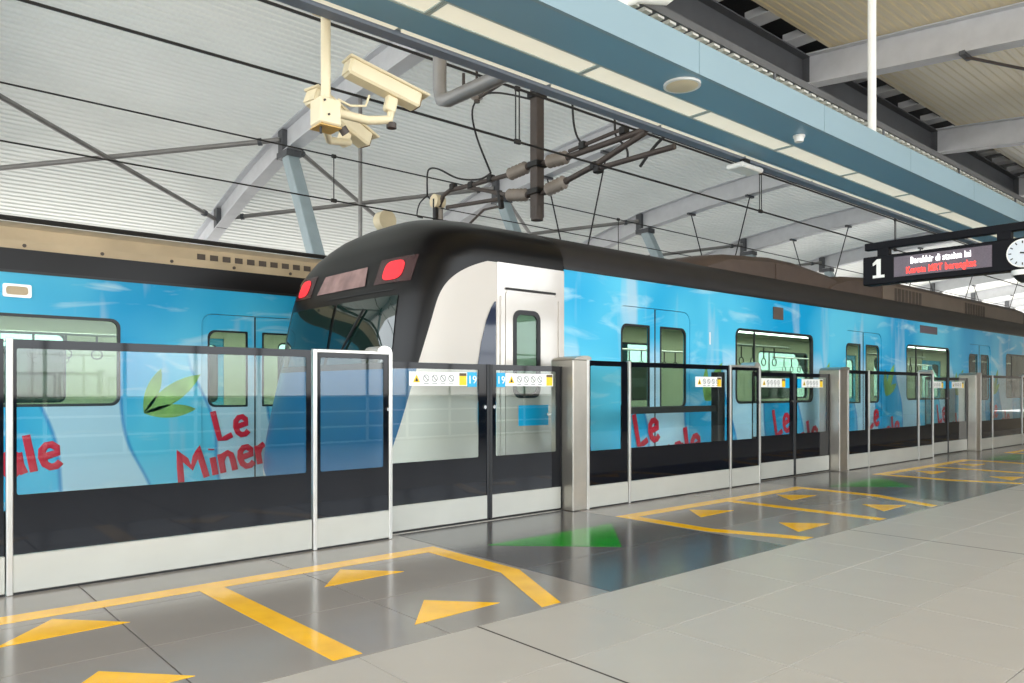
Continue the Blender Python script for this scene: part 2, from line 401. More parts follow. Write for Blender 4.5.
# diagonal roof bracing under the far slope
WHERE = ['outside the picture at left', 'at upper left, crossing under the white roof', 'behind the train nose and the mast', 'above the train roof right of the mast', 'further along the roof past the mast', 'far along the roof left of the sign']
for k in range(6):
    x0, x1 = RX[k], RX[k+1]
    za, zb = roof_z(18.6)+.33, roof_z(23.2)+.33
    for (ya, yb, wd) in ((18.6, 23.2, 'falling'), (23.2, 18.6, 'rising')):
        p0 = Vector((x0+.16, ya, roof_z(ya)+.30)); p1 = Vector((x1-.16, yb, roof_z(yb)+.30)); 
        if wd == 'rising': p0.z += .06; p1.z += .06
        e = empty('roof_brace', p0, 'galvanised diagonal roof brace %s, %s' % (('sloping down' if wd == 'falling' else 'sloping up'), WHERE[k]), 'brace', 'diagonal roof braces')
        d = p1-p0; MB().tube([(0,0,0), d], .065, 10).build('pipe', M_pipe, e, smooth=True)
        for f in (.06, .94): MB().tube([d*f-d.normalized()*.05, d*f+d.normalized()*.05], .095, 10).build('collar', M_dbeam, e, smooth=True)
# V-shaped hanger rods from the rafters, carrying the far platform soffit
for k, x in enumerate(RX[3:9], 3):
    for y, wd in ((16.3, 'left'), (13.96, 'right')):
        b = MB().tube([(0,0,0), (0, (15.15+(.05 if y > 15 else -.05))-y, 3.64-roof_z(y)+.05)], .022, 6)
        o = b.build('hanger_rod', M_wire, loc=(x, y, roof_z(y)-.05)); tag(o, 'thin black %s rod of the hanger pair under the %s rafter' % (wd, ORD[k]), 'rod', 'far platform hanger rods')
o = MB().tube([(0,0,0), (0,0,-3.6)], .045, 8).build('hanger_rod', M_pipe, loc=(8.46, 14.8, roof_z(14.8))); tag(o, 'grey vertical hanger rod below the security cameras, behind the wires', 'rod')
o = MB().bbox(XA, XB, 14.3, 15.9, 3.35, 3.62, .02).build('far_soffit', M_blue); tag(o, 'long blue soffit over the far platform, hidden behind the trains', 'soffit')

# ridge beam over the tracks, backlit shade put into its colour, and its cleats
rb = empty('ridge_beam', (0, 8.3, 7.71), 'steel ridge beam coloured as in backlit shade, above the blue soffit at upper right', 'beam')
MB().box(XA, XR, -.012, .012, .03, .60).build('web', M_dbeam, rb); MB().box(XA, XR, -.18, .18, 0, .03).build('bottom_flange', M_dbeam, rb)
MB().box(XA, XR, -.18, .18, .60, .63).build('top_flange', M_dbeam, rb)
for x in [8.9+1.42*k for k in range(16)]:
    MB().box(x, x+.42, -.62, -.1, .64, .80).build('purlin_cleat', M_beam, rb)
for x in RX: MB().box(x-.02, x+.02, -.17, -.012, .03, .60).build('stiffener', M_dbeam, rb)
for k, (x0, x1) in enumerate(zip(RX[3:6], RX[4:7])):
    o = MB().tube([(0,0,0), (x1-x0, -3.4, roof_z(1.7)-roof_z(5.1))], .028, 6).build('tie_rod', M_mast, loc=(x0, 5.1, roof_z(5.1)-.05))
    tag(o, ['brown tie rod under the near roof at top right', 'brown tie rod under the second near roof bay, right edge', 'brown tie rod under the third near roof bay'][k], 'rod', 'tie rods under the cream roof')

# ------------------------------------------------------------ blue soffit with lights above the platform edge
sf = empty('blue_soffit', (0, 3.43, 3.55), 'long blue soffit with cream light panels hanging above the platform edge', 'soffit')
MB().box(XA, XB, 0, .375, 0, .05).build('bottom_panel', M_blue, sf); MB().box(XA, XB, .605, .86, 0, .05).build('bottom_panel', M_blue, sf)
MB().box(XA, XB, .94, 1.04, -.01, .10).build('edge_channel', M_edge, sf)
MB().box(XA, XB, .86, .94, .03, .06).build('cable_groove', M_gframe, sf)
MB().box(XA, XB, .375, .605, .028, .05).build('light_recess', M_gframe, sf)
MB().box(XA, XB, 1.0, 1.04, .05, .25).build('back_panel', M_blue, sf)
MB().box(XA, XB, .02, 1.0, .22, .25).build('top_panel', M_gframe, sf)
for k in range(28):                                   # fascia in sheets
    x = -6.9+1.96*k; MB().box(x+.003, x+1.957, -.012, .02, -.002, .245).build('fascia_panel', M_fascia, sf)
for k in range(28):
    x = -5.65+1.405*k
    lp = MB().box(x+.02, x+1.385, .392, .588, .008, .028).build('light_panel', M_diff, sf)
    MB().poly([(x, .377), (x+1.40, .377), (x+1.40, .603), (x, .603)], [[(x+.02, .394), (x+1.38, .394), (x+1.38, .586), (x+.02, .586)]], 0, .03, lambda a, b, d: (a, b, d)).build('light_frame', M_gframe, sf)
    MB().box(x+.02, x+1.375, .87, .93, .012, .03).build('groove_cover', M_diff, sf)
def on_soffit(name, x, y, r, h, m, label, cat, group=None):
    e = empty(name, (x, y, 3.549), label, cat, group)
    MB().tube([(0,0,.0), (0,0,-.018)], r, 24).build('rim', M_white, e, smooth=True)
    MB().tube([(0,0,-.018), (0,0,-h)], [r*.86, r*.70], 24).build('cover', m, e, smooth=True)
on_soffit('ceiling_speaker', 4.92, 3.62, .145, .024, M_cream, 'round cream ceiling speaker set in the blue soffit', 'speaker')
on_soffit('smoke_detector', 6.75, 3.63, .055, .06, M_white, 'small white detector under the middle of the blue soffit', 'detector', 'soffit detectors')
on_soffit('smoke_detector', 12.9, 3.64, .055, .06, M_white, 'small white detector under the soffit just above the sign', 'detector', 'soffit detectors')
e = empty('access_point', (7.0, 4.36, 3.538), 'flat white wireless box on a black bracket under the soffit edge', 'device')
MB().box(-.05, .05, -.03, .03, -.07, 0).build('bracket', M_dark, e); MB().bbox(-.20, .20, -.10, .10, -.12, -.07, .015).build('case', M_white, e)
# cable ladder on top of the soffit, hanger pole, white pipe
tr = empty('cable_ladder', (0, 3.92, 4.22), 'grey cable ladder running above the blue soffit', 'cable tray')
MB().box(XA, XB, -.02, .0, .02, .09).build('side_rail', M_dbeam, tr); MB().box(XA, XB, .30, .32, .02, .09).build('side_rail', M_dbeam, tr)
for k in range(150): MB().box(1+.16*k, 1.085+.16*k, 0, .30, 0, .03).build('rung', M_roofW, tr)
for k, x in enumerate([1.9+2.45*k for k in range(10)]):
    for y in (-.01, .31): MB().tube([(x, y, -.42), (x, y, .03)], .015, 6).build('stand_off', M_dbeam, tr)
for x, lb in ((8.12, 'white round hanger pole rising from the blue soffit to the near roof'), (1.9, 'white hanger pole of the soffit outside the picture')):
    o = MB().tube([(0,0,0), (0,0,roof_z(3.55)+.68-3.80)], .042, 12).build('hanger_pole', M_white, loc=(x, 3.55, 3.80), smooth=True); tag(o, lb, 'pole')
b = MB().tube([(0,0,0), (0,0,.10), (.05,-.0,.22), (.18,-.02,.30), (.5,-.05,.38), (.62,-.06,.48), (.66,-.06,.7), (.66,-.06,4.0)], .055, 12)
o = b.build('drain_pipe', M_white, loc=(4.25, 3.7, 3.80), smooth=True); tag(o, 'white bent pipe rising from the top of the blue soffit', 'pipe')
b = MB().tube([(0,0,.7), (0,0,.12), (0,-.03,.03), (0,-.12,-.0), (0,-1.06,-.02)], .062, 12)
o = b.build('drain_pipe', M_pipe, loc=(4.01, 5.6, 3.73), smooth=True); tag(o, 'grey bent drain pipe hanging behind the soffit, left of the mast', 'pipe')
MB().tube([(0,-.02,.7), (0,-.02,4.3)], .062, 10).build('riser', M_pipe, o, smooth=True)

# ------------------------------------------------------------ glass platform barrier
def ring(b, x0, x1, z0, z1, ix0, ix1, iz0, iz1, d0, d1, r=.012):
    b.poly([(x0, z0), (x1, z0), (x1, z1), (x0, z1)], [rrect(ix0, ix1, iz0, iz1, r, 3)], d0, d1, lambda a, c, d: (a, d, c)); return b
def fixed_panel(x0, x1, label, edge=True, framed=False, l=.045, r_=.045, knob=None, H=1.44):
    e = empty('glass_screen', (x0, YB, 0), label, 'glass panel', 'fixed glass barrier panels'); W = x1-x0
    MB().box(.012, W-.012, .012, .024, .20, H-.004).build('glass_pane', M_glass, e)
    ring(MB(), .012, W-.012, .225, H-.004, l, W-r_, .56, H-.055, .006, .0115).build('black_border', M_frit, e)
    MB().bbox(.006, W-.006, 0, .03, .012, .222, .004).build('kick_plate', M_kick, e)
    MB().box(.006, W-.006, .004, .03, 0, .012).build('base_strip', M_dark, e)
    if framed:
        MB().bbox(.0, .03, -.008, .035, 0, H+.005, .004).build('frame_stile', M_alu, e); MB().bbox(W-.03, W, -.008, .035, 0, H+.005, .004).build('frame_stile', M_alu, e)
        MB().bbox(.03, W-.03, -.006, .033, H-.02, H+.006, .004).build('frame_rail', M_alu, e)
        MB().poly([(W-.13+.0, H+.004)]+[(W-.066+.064*math.cos(t), H+.004+.045*math.sin(t)) for t in [math.pi*(1-q/8) for q in range(1, 8)]]+[(W, H+.004)], [], 0, .2, lambda a, c, d: (a, d, c)).build('end_cap', M_alu, e)
    elif edge:
        MB().bbox(.0, .032, -.006, .035, 0, H+.002, .004).build('edge_strip', M_alu, e)
    if knob: MB().tube([(W-.035 if knob > 0 else .03, -.004, 1.02 if not framed else 1.0), (W-.035 if knob > 0 else .03, .01, 1.02 if not framed else 1.0)], .014, 12).build('lock', M_chrome, e, smooth=True)
    return e
def gate_strip(e, x0, left, number, plain=False):       # safety notice strip with pictograms and number tile
    w_, z0, z1 = (.59 if not plain else .50), 1.185, 1.30; y = .002
    st = MB().box(x0, x0+w_, y, y+.006, z0, z1).build('notice_strip', M_sticker, e)
    ax = lambda a, c, d: (a, y-.0012+d*.001, c)
    zc = (z0+z1)/2
    MB().poly([(x0+.035, zc-.03), (x0+.105, zc-.03), (x0+.07, zc+.035)], [], 0, 1, ax).build('warning_triangle', M_syel, st)
    MB().poly([(x0+.055, zc-.022), (x0+.085, zc-.022), (x0+.07, zc+.012)], [], -1, 0, ax).build('triangle_mark', M_dark, st)
    for k in range(4):
        cx = x0+.165+.085*k
        MB().poly(circ(cx, zc+.005, .03, 16), [circ(cx, zc+.005, .024, 16)], 0, 1, ax).build('pictogram_ring', M_grey_ink, st)
        MB().poly([(cx-.02, zc+.021), (cx-.015, zc+.026), (cx+.02, zc-.011), (cx+.015, zc-.016)], [], 0, 1, ax).build('pictogram_bar', M_grey_ink, st)
        MB().poly([(cx-.025, zc-.044), (cx+.025, zc-.044), (cx+.025, zc-.038), (cx-.025, zc-.038)], [], 0, 1, ax).build('caption_line', M_grey_ink, st)
    MB().poly([(x0+w_-.085, z0+.006), (x0+w_-.008, z0+.006), (x0+w_-.008, z1-.03), (x0+w_-.085, z1-.03)], [], 0, 1, ax).build('yellow_note', M_syel, st)
    MB().poly([(x0+w_-.085, z1-.03), (x0+w_-.008, z1-.03), (x0+w_-.008, z1-.006), (x0+w_-.085, z1-.006)], [], 0, 1, ax).build('note_header', M_sbrn, st)
    if not plain:
        tx = x0+w_+.004 if left else x0-.105
        t = MB().box(tx, tx+.10, y-.001, y+.006, z0-.008, z1+.004).build('number_tile', M_cyan, e)
        if number: put_text('number', number, .095, M_sticker, t, (tx+.05, y-.0025, zc-.035), (R(90), 0, 0), 'CENTER')
def gate_leaf(x0, x1, left, number, label):
    e = empty('sliding_gate', (x0, YD, 0), label, 'sliding gate', 'sliding glass gate leaves'); W = x1-x0; H = 1.375
    li, ri = (.02, .12) if left else (.075, .075)
    MB().box(.004, W-.004, .012, .024, .20, H-.004).build('glass_pane', M_glass, e)
    ring(MB(), .004, W-.004, .225, H, li, W-ri, .565, H-.05, .0055, .0115).build('black_border', M_frit, e)
    MB().bbox(.004, W-.004, 0, .035, .02, .225, .004).build('kick_plate', M_kick, e)
    MB().box(.004, W-.004, .006, .03, .0045, .02).build('bottom_seal', M_dark, e)
    if left: MB().bbox(W-.03, W-.002, -.006, .04, .02, H, .006).build('meeting_edge', M_seal, e)
    else: MB().bbox(.002, .03, -.006, .04, .02, H, .006).build('meeting_edge', M_seal, e); MB().box(W-.02, W, 0, .04, .02, H).build('rear_edge', M_dark, e)
    kx = W-.055 if left else .05
    MB().tube([(kx, -.006, 1.0), (kx, .012, 1.0)], .016, 12).build('lock', M_chrome, e, smooth=True)
    gate_strip(e, (.20 if left else .125+.06), left, number)
def post(x0, x1, label):
    e = empty('barrier_post', (x0, YB, 0), label, 'post', 'stainless barrier posts'); W = x1-x0
    MB().bbox(0, W, -.004, .30, 0, 1.44, .008).build('casing', M_steel, e)
    MB().bbox(W-.035, W, -.012, -.0035, 0, 1.44, .003).build('front_trim', M_alu, e)
    b = MB(); b.poly([(.0, 1.44), (W+.03, 1.44), (W+.03, 1.462), (W-.01, 1.478), (W-.06, 1.480), (.05, 1.462)], [], -.006, .30, lambda a, c, d: (a, d, c)); b.build('lid', M_steel, e)
#  measured bays: (post0, post1, a1, b1, c1)
BAYS = [(-.26, -.05, .655, 2.50, 3.16), (5.15, 5.37, 5.96, 7.775, 8.44), (10.50, 10.77, 11.42, 13.26, 13.89), (15.93, 16.20, 16.85, 18.70, 19.33), (21.38, 21.65, 22.3, 24.15, 24.78)]
WH = ['at the left edge', 'second from the left, beside the green floor arrow', 'third from the left', 'fourth from the left at the right edge', 'beyond the right edge']
for k, (p0, p1, a1, b1, c1) in enumerate(BAYS):
    post(p0, p1, ['stainless barrier post outside the left edge', 'stainless barrier post right of gate nineteen', 'second stainless barrier post from gate nineteen, further along', 'third stainless barrier post from gate nineteen near the right edge', 'stainless barrier post beyond the right edge'][k])
    fixed_panel(p1, a1, ['narrow glass barrier panel cut by the left edge of the picture', 'narrow glass barrier panel directly right of the post by gate nineteen', 'narrow glass barrier panel right of the second post, below the middle train door', 'narrow glass barrier panel right of the third post at right edge', 'narrow glass barrier panel beyond the right edge'][k], edge=False, l=.03, r_=.10)
    fixed_panel(a1, b1, ['longest glass barrier panel at the left, in front of the far train', 'long glass barrier panel right of gate nineteen with a dark rail behind', 'long glass barrier panel between the second and third gates', 'long glass barrier panel at the right edge below the sign', 'long glass barrier panel beyond the right edge'][k], l=.035 if k else .05, r_=.05)
    fixed_panel(b1, c1, ['narrow glass barrier panel in a silver frame left of gate nineteen', 'narrow silver-framed glass panel left of the second gate', 'narrow silver-framed glass panel left of the third gate', 'narrow silver-framed glass panel past the third gate', 'narrow silver-framed glass panel beyond the right edge'][k], framed=True, l=.06, r_=.075, knob=1)
    d = DC[k+1]; nxt = BAYS[k+1][0] if k+1 < len(BAYS) else d+1.05
    num = '19' if k == 0 else None
    gate_leaf(c1+.05, d+.0, True, num, ['left sliding gate leaf marked nineteen in front of the cab', 'left leaf of the second sliding gate under a train window', 'left leaf of the third sliding gate', 'left leaf of the fourth sliding gate', 'left leaf of the fifth gate beyond the picture'][k])
    gate_leaf(d, nxt-.003, False, num, ['right sliding gate leaf marked nineteen in front of the cab door', 'right leaf of the second sliding gate beside a steel post', 'right leaf of the third sliding gate', 'right leaf of the fourth sliding gate', 'right leaf of the fifth gate beyond the picture'][k])
    sill = MB().box(c1, nxt, YD-.01, YD+.06, 0, .004).build('gate_track', M_steel); tag(sill, 'thin steel floor track under the %s' % ['sliding gate marked nineteen', 'second sliding gate', 'third sliding gate', 'fourth sliding gate', 'fifth sliding gate'][k], 'track')
# dark machine rail and notice behind the second long panel
e = empty('gate_drive_rail', (6.02, 5.13, .0), 'black horizontal drive rail behind the second long glass panel', 'rail')
MB().bbox(0, 1.70, 0, .06, .90, .97, .006).build('rail', M_dark, e); MB().bbox(1.62, 1.76, -.02, .08, .0, 1.36, .006).build('end_upright', M_dark, e)
MB().bbox(-.02, .04, -.0, .06, .0, 1.0, .006).build('upright', M_dark, e)
e = empty('safety_notice', (7.10, YB-.002, 0), 'white safety notice strip stuck on the second long glass panel', 'notice'); gate_strip(e, 0, True, None, plain=True)

# ------------------------------------------------------------ floor markings
def flat(b, pts, h=.0015): b.poly(pts, [], 0.0003, h, lambda a, c, d: (a, c, d)); return b
for k in range(4):
    dl, dr = DC[k], DC[k+1]; a, b_ = dl+1.0, dr-1.02; mid = (a+b_)/2
    e = empty('queue_marking', (0, 0, 0), ['yellow painted queue lane outline nearest the camera, left of gate nineteen', 'yellow painted queue lane outline between gate nineteen and the second gate', 'yellow painted queue lane outline past the second gate', 'yellow painted queue lane outline furthest right'][k], 'floor marking', 'yellow queue lane outlines')
    flat(MB(), [(a, 4.45), (b_, 4.45), (b_, 4.595), (a, 4.595)]).build('front_line', M_yel, e)
    flat(MB(), [(mid-.02, 2.93), (mid+.12, 2.93), (mid+.08, 4.45), (mid-.06, 4.45)]).build('lane_line', M_yel, e)
    flat(MB(), [(b_-.14, 3.66), (b_, 3.64), (b_, 4.45), (b_-.14, 4.45)]).build('end_line', M_yel, e)
    flat(MB(), [(b_-.47, 2.93), (b_-.33, 2.93), (b_, 3.64), (b_-.14, 3.66)]).build('slanted_line', M_yel, e)
    flat(MB(), [(a, 3.64), (a+.14, 3.66), (a+.14, 4.45), (a, 4.45)]).build('end_line', M_yel, e)
    flat(MB(), [(a+.28, 2.93), (a+.42, 2.93), (a+.14, 3.66), (a, 3.64)]).build('slanted_line', M_yel, e)
    for j, (xc, yb, nm) in enumerate(((mid-.80, 4.06, 'left lane, row by the barrier'), (mid+.80, 4.06, 'right lane, row by the barrier'), (mid-.80, 3.12, 'left lane, row away from the barrier'), (mid+.80, 3.12, 'right lane, row away from the barrier'))):
        o = flat(MB(), [(-.28, 0), (.28, .02), (.0, .33)], .0022).build('queue_arrow', M_yel, loc=(xc, yb, 0))
        tag(o, 'yellow floor arrow, %s, %s' % (['nearest queue marking', 'second queue marking', 'third queue marking', 'furthest queue marking'][k], nm), 'arrow', 'yellow floor arrows')
for k in range(1, 5):
    o = flat(MB(), [(-.68, .69), (.02, 0), (.69, .69)], .002).build('exit_arrow', M_grn, loc=(DC[k], 3.68, 0))
    tag(o, ['', 'large green floor arrow in front of gate nineteen', 'green floor arrow in front of the second gate', 'green floor arrow in front of the third gate', 'green floor arrow in front of the fourth gate'][k], 'arrow', 'green floor arrows')

# ------------------------------------------------------------ trains
WV = 1.475
STROKE = {'L': ([[(.02,1),(.05,.5),(.09,.04),(.30,.04),(.52,.10)]], .60), 'e': ([[(.06,.33),(.44,.38),(.43,.52),(.33,.63),(.20,.63),(.09,.53),(.05,.34),(.09,.14),(.20,.03),(.34,.03),(.46,.12)]], .56),
 'M': ([[(0,0),(.05,.5),(.10,.95),(.24,.65),(.38,.38),(.54,.68),(.66,.95),(.70,.5),(.76,0)]], .92), 'i': ([[(.06,0),(.06,.55)], [(.06,.78),(.07,.82)]], .24),
 'n': ([[(.05,0),(.05,.6)], [(.06,.38),(.16,.54),(.28,.58),(.38,.50),(.41,.3),(.42,0)]], .56), 'r': ([[(.05,0),(.05,.6)], [(.06,.36),(.16,.54),(.30,.60)]], .40),
 'a': ([[(.42,.46),(.32,.58),(.18,.58),(.07,.45),(.05,.25),(.11,.08),(.24,.02),(.36,.12),(.42,.3)], [(.43,.58),(.42,.25),(.47,0)]], .60), 'l': ([[(.06,0),(.05,1)]], .24)}
LM = {}
def letter(ch, size, rot, x, z, root, y):
    key = (ch, size)
    if key not in LM:
        b = MB()
        for st in STROKE[ch][0]: b.tube([(p[0]*size, 0, p[1]*size) for p in st], .096*size, 8)
        b.v = [(q[0], q[1]*.12, q[2]) for q in b.v]; o = b.build('letter', M_red); LM[key] = o.data; bpy.data.objects.remove(o)
    o = bpy.data.objects.new('letter', LM[key]); C.objects.link(o); o.parent = root; o.location = (x, y, z); o.rotation_euler = (0, -rot, 0)
def slogan(root, x, z, y=-WV-.003, drop=-.49):
    for word, dx, dz, size in (('Le', 0, 0, .37), ('Minerale', -.43, drop, .40)):
        a = R(10); px, pz = x+dx, z+dz
        for ch in word:
            letter(ch, size, a, px, pz, root, y); wd = STROKE[ch][1]*size*1.06; px += wd*math.cos(a); pz += wd*math.sin(a)
def leaf(root, x, z, s_, a, y=-WV-.002):
    b = MB()
    for da, q in ((-.55, .75), (0, 1), (.6, .7)):
        pts = []
        for k in range(20):
            t = k/19 if k < 10 else (19-k)/9
            t = k/9 if k < 10 else (19-k)/10
            h = math.sin(math.pi*min(1, t))**.8*.24*(1 if k < 10 else -1); u, v_ = t*s_*1.8*q, h*s_*q
            w_ = a+da; pts.append((x+u*math.cos(w_)-v_*math.sin(w_), z+u*math.sin(w_)+v_*math.cos(w_)))
        b.poly(pts, [], 0, .0012+.0004*da, side(y))
    b.build('printed_leaf', M_leaf, root)
def car(root, x0, x1, doors, wins, lift, zb=-.12, straps=()):
    DH, DW = 2.09, .67
    for sg in (-1, 1):
        holes = [rrect(d-DW, d+DW, .004, DH, (.002,.002,.13,.13)) for d in doors]+[rrect(a, b, .97, 1.96, .10) for a, b in wins]
        MB().poly([(x0, zb), (x1, zb), (x1, 2.39), (x0, 2.39)], holes, 0, .05, side(sg*WV, -sg)).build('body_side', M_wrap, root)
        MB().poly([(x0+.05, -.02), (x1-.06, -.02), (x1-.06, 2.2), (x0+.05, 2.2)], holes, .052, .06, side(sg*WV, -sg)).build('interior_lining', M_tint, root)
        MB().poly([(x0, 2.39), (x1, 2.39), (x1, 2.42), (x0, 2.42)], [], -.008, .03, side(sg*WV, -sg)).build('cantrail', M_seal, root)
        for d in doors:
            for l in (-1, 1):
                a, b = (d-DW+.006, d-.006) if l < 0 else (d+.006, d+DW-.006)
                wa, wb = (a+.08, b-.10) if l < 0 else (a+.10, b-.08)
                ro = (.002, .002, .002, .12) if l < 0 else (.002, .002, .12, .002)
                rw = (.09, .015, .015, .09) if l < 0 else (.015, .09, .09, .015)
                dl = MB().poly(rrect(a, b, .012, DH-.006, ro), [rrect(wa, wb, .95, 1.88, rw)], .010, .04, side(sg*WV, -sg)).build('door_leaf', M_wrap, root)
                MB().poly(rrect(wa-.012, wb+.012, .938, 1.892, rw), [rrect(wa+.012, wb-.012, .962, 1.868, rw)], .007, .02, side(sg*WV, -sg)).build('window_seal', M_seal, dl)
                MB().poly(rrect(wa, wb, .95, 1.88, rw), [], .022, .028, side(sg*WV, -sg)).build('door_window', M_wglass, dl)
            MB().box(d-DW-.03, d+DW+.03, min(sg*(WV-.05), sg*(WV-.09)), max(sg*(WV-.05), sg*(WV-.09)), 1.98, 2.20).build('lamp_gap_block', M_tint, root)  # added behind the door top so lamp light stays out of the gap
            MB().box(d-.009, d+.009, sg*(WV-.006), sg*(WV-.03), .012, DH-.01).build('door_seam', M_seal, root)
        for a, b in wins:
            f = MB().poly(rrect(a-.0, b+.0, .97, 1.96, .10), [rrect(a+.03, b-.03, 1.0, 1.93, .08)], -.004, .04, side(sg*WV, -sg)).build('window_frame', M_seal, root)
            MB().poly(rrect(a+.02, b-.02, .99, 1.94, .08), [], .018, .026, side(sg*WV, -sg)).build('window_pane', M_wglass, f)
            MB().box((a+b)/2-.55, (a+b)/2-.53, sg*(WV-.03), sg*(WV-.012), 1.0, 1.93).build('window_divider', M_seal, f)
    prof = [(WV, 2.41), (1.465, 2.50), (1.42, 2.60), (1.30, 2.70), (1.10, 2.79), (.8, 2.88), (.45, 2.945), (0, 2.97)]
    pr = [(-a, b) for a, b in prof]+[(a, b) for a, b in prof[-2::-1]]
    b = MB()
    for v_, z in pr: b.v += [(x0, v_, z), (x1, v_, z)]
    for k in range(len(pr)-1): b.f.append((2*k, 2*k+1, 2*k+3, 2*k+2))
    b.f.append(tuple(range(1, 2*len(pr), 2))); b.build('roof', M_troof, root, smooth=True)
    MB().box(x1-.04, x1, -WV+.05, WV-.05, zb, 2.41).build('end_wall', M_tblack, root)
    MB().box(x0+.02, x1-.05, -1.41, 1.41, zb, 0).build('floor_pan', M_under, root)
    MB().box(x0+1.5, x1-1.5, -1.2, 1.2, -.85, zb).build('underframe', M_under, root)
    for xc in (x0+2.6, x1-2.6):
        for dx in (-1.05, 1.05):
            for sy in (-.53, .53): MB().tube([(xc+dx, sy-.06, -.69), (xc+dx, sy+.06, -.69)], .40, 24).build('wheel', M_rail, root, smooth=True)
    MB().box(x0+.05, x1-.06, -1.40, 1.40, 2.20, 2.24).build('interior_ceiling', M_tint, root)
    for sy in (-.5, .5): MB().box(x0+.3, x1-.3, sy-.12, sy+.12, 2.185, 2.20).build('interior_lamp', M_tlamp, root)
    for a, b_ in wins:
        for sg in (-1, 1):
            MB().bbox(a-.35, b_+.35, min(sg*.95, sg*1.40), max(sg*.95, sg*1.40), .36, .46, .03).build('bench_seat', M_seat, root)
            MB().tube([(a-.3, sg*.92, 1.80), (b_+.3, sg*.92, 1.80)], .016, 8).build('grab_rail', M_alu, root, smooth=True)
            if sg < 0 or True:
                for j in range(7):
                    xx = a+.12+(b_-a-.24)*j/6
                    h = MB(); h.box(xx-.012, xx+.012, sg*.92-.004, sg*.92+.004, 1.62, 1.815)
                    h.tube([(xx+.06*math.sin(t), sg*.92, 1.57-.055*math.cos(t)) for t in [2*math.pi*q/10 for q in range(11)]], .008, 5, caps=False); h.build('hand_strap', M_mast, root)
def pod(root, x0, x1, z1, hw, m_top, m_side, rise=.9, grilles=()):
    b = MB(); n = 8; ring_ = []
    for xx, f in [(x0, .0), (x0+rise*.15, .45), (x0+rise*.4, .78), (x0+rise, 1), (x1-rise, 1), (x1-rise*.4, .78), (x1-rise*.15, .45), (x1, .0)]:
        zt = 2.80+(z1-2.80)*f
        ring_.append([(xx, -hw, 2.66), (xx, -hw*.99, max(2.68, zt-.14)), (xx, -hw*.86, max(2.70, zt-.05)), (xx, -hw*.4, zt-.01), (xx, 0, zt), (xx, hw*.4, zt-.01), (xx, hw*.86, max(2.70, zt-.05)), (xx, hw*.99, max(2.68, zt-.14)), (xx, hw, 2.66)])
    for rr in ring_: b.v += rr
    m = len(ring_[0])
    for k in range(len(ring_)-1):
        for j in range(m-1): b.f.append((k*m+j, k*m+j+1, (k+1)*m+j+1, (k+1)*m+j))
    b.f.append(tuple(range(m))); b.f.append(tuple(range((len(ring_)-1)*m, len(ring_)*m)))
    o = b.build('roof_unit', m_top, root, smooth=True)
    MB().box(x0+rise, x1-rise, -hw-.012, -hw+.03, 2.70, z1-.16).build('side_cover', m_side, o)
    for a, c in grilles:
        for j in range(int((c-a)/.16)):
            MB().box(a+.16*j, a+.16*j+.10, -hw-.02, -hw, 2.80, z1-.20).build('grille_slot', M_grille, o)
    return o

# near train: leading car with cab nose, second car behind it
nearT = empty('train_car', (0, 7.02, 0), 'nearest blue wrapped train car with black rounded nose and red lamps', 'train')
nd = [7.03, 12.38, 17.74, 23.1]; nw = [(8.68, 10.72), (14.05, 16.07), (19.41, 21.43)]
car(nearT, 5.53, 25.4, nd, nw, 0)
pod(nearT, 8.5, 13.2, 3.21, 1.0, M_pod, M_pod, 2.0)
pod(nearT, 11.9, 24.4, 3.24, 1.04, M_pod, M_podside, 2.2, [(14.6, 16.0), (18.2, 19.6)])
for i in range(6): slogan(nearT, [6.70, 9.66, 12.55, 15.5, 18.45, 21.4][i], .51, drop=-.45)
for x, z, s_, a in ((8.0, 1.02, .34, .9), (11.0, 1.0, .34, 1.2), (13.2, 1.05, .36, 1.0), (16.4, 1.05, .36, .9), (18.6, 1.05, .34, 1.1)): leaf(nearT, x, z, s_, a)
MB().box(9.60, 9.86, -WV-.01, -WV+.01, 2.13, 2.30).build('vent_cover', M_pod, nearT)
MB().box(14.65, 15.45, -WV-.006, -WV+.01, 2.19, 2.33).build('side_display', M_screen, nearT); 
put_text('car_number', '1', .22, M_sticker, nearT, (8.05, -WV-.004, 1.72), (R(90), 0, 0))
# nose
AZ = [(-.85,3.50),(-.3,3.42),(.3,3.40),(.7,3.45),(1.2,3.57),(1.45,3.63),(1.85,3.70),(2.10,3.76),(2.38,3.86),(2.59,3.98),(2.72,4.08),(2.80,4.16),(2.88,4.30),(2.925,4.45),(2.955,4.65),(2.97,4.90)]
WZ = [(-.85,1.30),(-.3,1.47),(.3,WV),(2.41,WV),(2.50,1.465),(2.60,1.42),(2.70,1.30),(2.79,1.10),(2.88,.8),(2.945,.45),(2.97,.02)]
def lerp(T, z):
    if z <= T[0][0]: return T[0][1]
    for (a, p), (b, q) in zip(T, T[1:]):
        if z <= b: return p+(q-p)*(z-a)/(b-a)
    return T[-1][1]
def nose_dims(z):
    a = lerp(AZ, z); return a, min(.55+max(0, z-2.4)*1.2, 5.50-a), lerp(WZ, z)
NP = 4.0                         # squareness of the nose in plan
def plan(u): return 1-max(0, 1-min(1, abs(u))**NP)**(1/NP)
zl = [-.85,-.6,-.3,0,.3,.6,.9,1.2,1.4,1.6,1.8,2.0,2.1,2.2,2.3,2.36,2.41,2.46,2.50,2.55,2.60,2.65,2.70,2.745,2.79,2.835,2.88,2.915,2.945,2.96,2.97]
b = MB(); NT = 72
